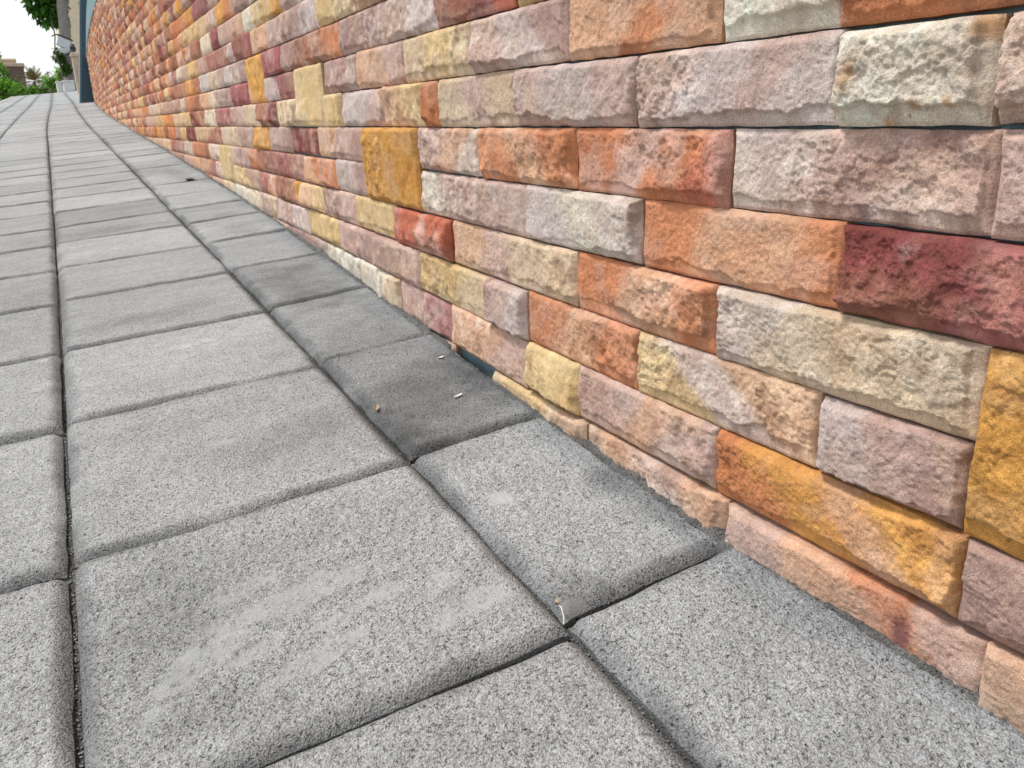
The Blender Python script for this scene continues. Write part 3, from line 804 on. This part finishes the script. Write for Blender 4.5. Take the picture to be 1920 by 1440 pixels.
# floodlight with a tilted white housing and a dark frame, bracketed to the trunk
t = thing("floodlight", "tilted white box floodlight with a dark rim, bracketed to the grey tree trunk", "lamp")
def slanted(bag, c, ux, uy, uz, hx, hy, hz):
    c, ux, uy, uz = [np.array(q, float) for q in (c, ux, uy, uz)]
    tmp = MeshBag(); box(tmp, -hx, hx, -hy, hy, -hz, hz, 0.03)
    v = tmp.v[0]; bag.add(c + v[:, :1] * ux + v[:, 1:2] * uy + v[:, 2:] * uz, tmp.f[0])
ca, sa = math.cos(0.42), math.sin(0.42)
ux, uz, uy = (ca, 0, -sa), (sa, 0, ca), (0, 1, 0)
b = MeshBag(); slanted(b, (4.02, 75.4, 7.0), ux, uy, uz, 0.44, 0.26, 0.34); b.build("housing", M_LAMPWHITE, t, smooth=False)
b = MeshBag(); slanted(b, (4.17, 75.4, 7.37), ux, uy, uz, 0.54, 0.30, 0.05); slanted(b, (3.47, 75.4, 7.54), (0.93, 0, 0.36), uy, (-0.36, 0, 0.93), 0.22, 0.10, 0.035); b.build("hood", M_BLACK, t, smooth=False)
b = MeshBag()
th = np.linspace(0, np.pi / 2, 7)
P = [[(3.98 + 0.42 * math.cos(p) * math.cos(a), 75.35 + 0.3 * math.cos(p) * math.sin(a), 6.62 - 0.36 * math.sin(p)) for a in np.linspace(0, 2 * np.pi, 17)] for p in th]
b.grid(np.array(P)); b.build("bowl", M_LAMPWHITE, t)
b = MeshBag(); slanted(b, (4.45, 75.5, 6.62), (1, 0, 0), uy, (0, 0, 1), 0.34, 0.12, 0.12); slanted(b, (4.35, 75.5, 6.28), (0.93, 0, 0.36), uy, (-0.36, 0, 0.93), 0.40, 0.08, 0.045); slanted(b, (4.42, 76.2, 6.6), (1, 0, 0), uy, (0, 0, 1), 0.06, 0.75, 0.06)
b.build("bracket", M_BLACK, t, smooth=False)

# two white planters
for (x0, x1, y0, h, lab) in ((3.02, 3.62, 76.3, 0.82, "smaller white square planter behind and left of its neighbour at the foot of the tree"),
                             (3.42, 4.28, 75.0, 0.84, "larger white square planter at the foot of the grey trunk, nearer the stone wall")):
    t = thing("planter", lab, "planter", "white planters at the foot of the tree")
    zg = gz(x0, y0)
    b = MeshBag(); box(b, x0 + .04, x1 - .04, y0 + .04, y0 + .8, zg - 0.15, zg + h - 0.12, 0.03); b.build("box", M_WHITE, t, smooth=False)
    b = MeshBag()
    for q in ((x0, x1, y0, y0 + .09), (x0, x1, y0 + .75, y0 + .84), (x0, x0 + .09, y0 + .093, y0 + .747), (x1 - .09, x1, y0 + .093, y0 + .747)):
        box(b, q[0], q[1], q[2], q[3], zg + h - 0.118, zg + h, 0.01)
    b.build("rim", M_WHITE, t, smooth=False)
    b = MeshBag(); box(b, x0 + .10, x1 - .10, y0 + .10, y0 + .74, zg + h - 0.117, zg + h - 0.06, 0.01); b.build("soil", M_SOIL, t, smooth=False)

# shrubs
GB = lin([(132, 186, 62), (104, 162, 50), (164, 208, 92), (84, 138, 46)])
GM = lin([(96, 132, 60), (74, 108, 48), (128, 150, 84)])
def shrub(name, lab, c, rad, n, size, cols, seed, clump=16, group="shrubs beyond the end of the pavement", dr=0.1, asp=0.45):
    t = thing(name, lab, "shrub" if name != "palm_tree" else "palm", group)
    g0 = gz(c[0], c[1])
    b = MeshBag()
    for k in range(5):
        a = k * 1.3 + seed
        tube(b, [(c[0] + math.cos(a) * rad[0] * .35 * h, c[1] + math.sin(a) * rad[1] * .35 * h, g0 - 0.1 + (c[2] - g0 + 0.3 * rad[2]) * h) for h in np.linspace(0, 1, 5)], 0.06 * (1 - 0.6 * np.linspace(0, 1, 5)), 6)
    b.build("stems", M_BARK_BROWN, t)
    b = MeshBag(); leaves(b, c, rad, n, size, cols, seed, dr, 0.35, asp, clump); b.build("foliage", M_LEAF, t, smooth=False)
shrub("shrub", "large bright green bush at the left edge before the brown building", (-0.85, 93, 4.9), (1.45, 1.3, 1.9), 4200, 0.30, GB, 51, 26, dr=-0.2)
shrub("shrub", "low bright green bush spreading at the foot of the large bush", (0.55, 91, 4.0), (0.75, 0.9, 0.75), 1400, 0.26, GB * .9, 52, dr=-0.1)
shrub("shrub", "small green bush below the palm, right of the brown building", (1.75, 95, 4.05), (0.75, 0.8, 0.60), 1200, 0.26, GB * .85, 53)
shrub("shrub", "dry olive low bush between the palm and the pale bush", (2.85, 97, 4.0), (0.75, 0.8, 0.75), 1200, 0.24, GM * .9, 54)
shrub("shrub", "pale green airy bush left of the white planters", (3.55, 99, 4.9), (0.85, 0.8, 1.1), 1300, 0.28, np.concatenate([GB[:3], GM]) * 1.15, 55)
shrub("shrub", "taller pale leafy bush close behind the white planters", (4.35, 96, 5.2), (0.65, 0.7, 1.2), 900, 0.28, np.concatenate([GB[:3], GM]) * 1.15, 56)

# palm
t = thing("palm_tree", "short bushy palm with dry brown-green fronds beside the brown building", "palm")
px_, py_ = 2.35, 112.0; g0 = gz(px_, py_)
b = MeshBag(); tube(b, [(px_, py_, g0 - 0.1), (px_ + .03, py_, g0 + 1.0), (px_ - .02, py_, g0 + 2.2)], [0.22, 0.18, 0.15], 10, rough_amp=0.2); b.build("trunk", M_BARK_BROWN, t)
b = MeshBag(); prs = np.random.default_rng(8)
PC = lin([(112, 118, 66), (138, 126, 84), (90, 100, 50), (150, 132, 96)])
for k in range(70):
    a = prs.uniform(0, 2 * math.pi); el = prs.uniform(-0.7, 1.35); Lf = prs.uniform(1.5, 2.3)
    base = np.array([px_, py_, g0 + 2.2]); dirv = np.array([math.cos(a) * math.cos(el), math.sin(a) * math.cos(el), math.sin(el)])
    sde = np.cross(dirv, (0, 0, 1)); sde /= np.linalg.norm(sde)
    col = PC[prs.integers(0, 4)] * prs.uniform(.6, 1.1)
    s_ = np.linspace(0.25, 1, 16)
    for q in s_:
        c0 = base + dirv * Lf * q + np.array([0, 0, -0.55 * q * q * Lf * max(0.1, math.cos(el))])
        for sg in (-1, 1):
            tip = c0 + (sde * sg * 0.42 * math.sin(q * 2.6 + .3) + dirv * 0.22) + np.array([0, 0, -0.10])
            b.add([c0, c0 + dirv * 0.07, tip], [(0, 1, 2)], col)
b.build("crown", M_LEAF, t, smooth=False)

# buildings
def building(lab, x0, x1, y0, y1, z1, mat, windows, roofmat=None, roof_h=0.35, over=0.15):
    t = thing("house", lab, "building", None)
    z0 = gz((x0 + x1) / 2, y0) - 0.2
    b = MeshBag(); box(b, x0, x1, y0, y1, z0, z1, 0.03); b.build("walls", mat, t, smooth=False)
    b = MeshBag(); box(b, x0 - over, x1 + over, y0 - over, y1 + over, z1 + 0.003, z1 + roof_h, 0.04); b.build("roof", roofmat or mat, t, smooth=False)
    for (wx0, wx1, wz0, wz1) in windows:
        b = MeshBag(); box(b, wx0 - .08, wx1 + .08, y0 - .06, y0 - .003, wz0 - .08, wz1 + .08, 0.01); f = b.build("window", M_WHITE, t, smooth=False)
        b = MeshBag(); box(b, wx0, wx1, y0 - .085, y0 - .063, wz0, wz1, 0.005); b.build("pane", M_GLASS, f, smooth=False)
building("low dark brown flat-roofed building behind the left bushes", -0.15, 1.95, 140, 146, 9.05, M_BROWN, [], M_BEIGE, 0.45)
building("beige house showing above the brown building's roof", -0.9, 1.30, 165, 172, 11.4, M_BEIGE, [(-0.2, 0.4, 10.3, 10.9)], M_CREAM, 0.3)
building("tall pale yellow building behind the grey tree trunk", 8.1, 14.0, 160, 168, 24.0, M_CREAM, [(9.0, 10.0, 12.0, 13.6), (9.0, 10.0, 16.0, 17.6)], M_CREAM, 0.5)
t = thing("garden_wall", "low cream garden wall glimpsed behind the palm and bushes", "wall")
b = MeshBag(); box(b, 1.2, 6.2, 124, 124.6, gz(2, 124) - .2, 5.35, 0.03); b.build("panel", M_CREAM, t, smooth=False)
b = MeshBag(); box(b, 1.12, 6.28, 123.9, 124.7, 5.353, 5.50, 0.03); b.build("coping", M_WHITE, t, smooth=False)
t = thing("round_tree", "small round-headed tree at the left edge above the beige house", "tree")
g0 = gz(-1.6, 158)
b = MeshBag(); tube(b, [(-1.65, 158, g0 - .1), (-1.6, 158, 8.0), (-1.62, 158, 11.0)], [0.18, 0.13, 0.09], 8); b.build("trunk", M_BARK_BROWN, t)
b = MeshBag(); leaves(b, (-1.62, 158, 11.6), (1.0, 0.9, 0.75), 900, 0.28, G1 * .8, 61, 0.1, 0.4, 0.5, 14); b.build("crown", M_LEAF, t, smooth=False)

# ------------------------------------------------------------------ litter on the slabs
M_DRY = simple_mat("dry_leaf", (0.36, 0.27, 0.18), 0.8, 0.25, 200, 0.3, 900)
M_DARKLEAF = simple_mat("dark_dead_leaf", (0.05, 0.045, 0.04), 0.8, 0.25, 100, 0.3, 900)
M_PALE = simple_mat("pale_chip", (0.72, 0.70, 0.64), 0.7, 0.12, 200, 0.3, 900)
M_RUST = simple_mat("rusty_stem", (0.22, 0.08, 0.06), 0.7, 0.3, 200, 0.3, 900)
def flake(name, lab, cat, x, y, L, W_, ang, mat, curl=0.35, lift=0.004, tilt=0.0, seed=1, group=None, thick=0.0012):
    n = 9; m_ = 5
    top, bot = [], []
    rs = np.random.default_rng(seed)
    for i in range(n):
        s = i / (n - 1); w = W_ * (math.sin(math.pi * (0.06 + 0.9 * s)) ** 0.8) * rs.uniform(0.85, 1.1)
        for j in range(m_):
            q = (j / (m_ - 1) - .5)
            lx, ly = (s - .5) * L, q * w
            lz = curl * (abs(q) * 2) ** 2 * W_ * 0.5 + curl * ((s - .5) * 2) ** 2 * L * 0.18 + tilt * (s) * L
            X = x + lx * math.cos(ang) - ly * math.sin(ang); Yp = y + lx * math.sin(ang) + ly * math.cos(ang)
            z = gz(X, Yp) + lift + lz
            top.append((X, Yp, z + thick)); bot.append((X, Yp, z))
    b = MeshBag(); b.grid(np.array(top).reshape(n, m_, 3)); b.grid(np.array(bot).reshape(n, m_, 3), flip=True)
    return tag(b.build(name, mat), lab, cat, group)
flake("dry_leaf", "tiny curled brown dry leaf caught in the joint beside the dark slab", "leaf", 0.792, 2.275, 0.038, 0.014, 1.2, M_DRY, 0.7, 0.002, 0.2, 3)
flake("dead_leaf", "flat blackened leaf on a slab near the wall, farther up the pavement", "leaf", 1.345, 8.69, 0.07, 0.15, 0.4, M_DARKLEAF, 0.15, 0.003, 0, 4)
flake("paint_chip", "white flake lying in the middle of the dark stained slab", "flake", 1.036, 2.212, 0.036, 0.012, 0.3, M_PALE, 0.3, 0.003, 0, 5, "white flakes on the slabs beside the wall")
flake("paint_chip", "white flake near the far edge of the dark stained slab by the wall", "flake", 1.140, 2.56, 0.024, 0.012, 0.2, M_PALE, 0.3, 0.003, 0, 6, "white flakes on the slabs beside the wall")
b = MeshBag(); tube(b, [(0.722, 1.128, gz(.72, 1.128) - 0.008), (0.727, 1.136, gz(.72, 1.13) + 0.004), (0.732, 1.152, gz(.73, 1.15) + 0.010), (0.735, 1.165, gz(.73, 1.16) + 0.006)], [0.0013, 0.0016, 0.0015, 0.0007], 6)
tag(b.build("straw", M_PALE), "thin bent white straw standing in the corner where four slabs meet", "straw")
b = MeshBag(); prs = np.random.default_rng(4)
th = np.linspace(0, math.pi, 5)
P = np.array([[(0.012 * math.sin(p) * math.cos(a), 0.009 * math.sin(p) * math.sin(a), 0.004 * math.cos(p)) for a in np.linspace(0, 2 * math.pi, 9)] for p in th])
b.grid(P + np.array([0.752, 1.188, gz(.752, 1.188) - 0.005]) , flip=True)
tag(b.build("pebble", M_DRY), "small tan pebble resting at the slab corner above the white straw", "pebble")

# crumbs of mortar and sand along the foot of the wall and in the joints
gr_ = MeshBag(); n_ = 9000
ico = np.array([(0, 0, 1), (.89, 0, .45), (.28, .85, .45), (-.72, .53, .45), (-.72, -.53, .45), (.28, -.85, .45), (.72, .53, -.45), (-.28, .85, -.45), (-.89, 0, -.45), (-.28, -.85, -.45), (.72, -.53, -.45), (0, 0, -1)])
icf = np.array([(0, 1, 2), (0, 2, 3), (0, 3, 4), (0, 4, 5), (0, 5, 1), (1, 6, 2), (2, 7, 3), (3, 8, 4), (4, 9, 5), (5, 10, 1), (2, 6, 7), (3, 7, 8), (4, 8, 9), (5, 9, 10), (1, 10, 6), (6, 11, 7), (7, 11, 8), (8, 11, 9), (9, 11, 10), (10, 11, 6)])
for k in range(n_):
    mode = prs.random()
    if mode < 0.55:
        y = 0.3 + 8 * prs.random() ** 1.8; x = float(wall_x(y)) - abs(prs.normal(0, 0.012)) - 0.004; dz = -0.010; sz = prs.uniform(0.0015, 0.006)
    elif mode < 0.85:
        y = 0.3 + 5 * prs.random() ** 1.5; kk = prs.integers(1, 3); x = float(joint_x(kk, y)) + prs.normal(0, 0.005); dz = -0.031; sz = prs.uniform(0.0010, 0.0034)
    else:
        y = 0.5 + 4 * prs.random() ** 1.3; x = prs.uniform(-0.5, float(wall_x(y)) - 0.02); dz = 0.001; sz = prs.uniform(0.0007, 0.0018)
    v = ico * prs.uniform(0.7, 1.2, (12, 1)) * sz * np.array([1, 1, 0.7])
    c = prs.uniform(0.10, 0.34); 
    gr_.add(v + np.array([x, y, gz(x, y) + dz]), icf, np.array([c, c * .98, c * .93]))
mg, t_, b_ = new_mat("grit_grains")
a_ = N(t_, "ShaderNodeAttribute", attribute_name="tone"); t_.links.new(a_.outputs["Color"], b_.inputs["Base Color"]); b_.inputs["Roughness"].default_value = 0.95
o = gr_.build("grit", mg)
tag(o, "loose grey grit and mortar crumbs in the joints and along the foot of the wall", "grit", None, "stuff")
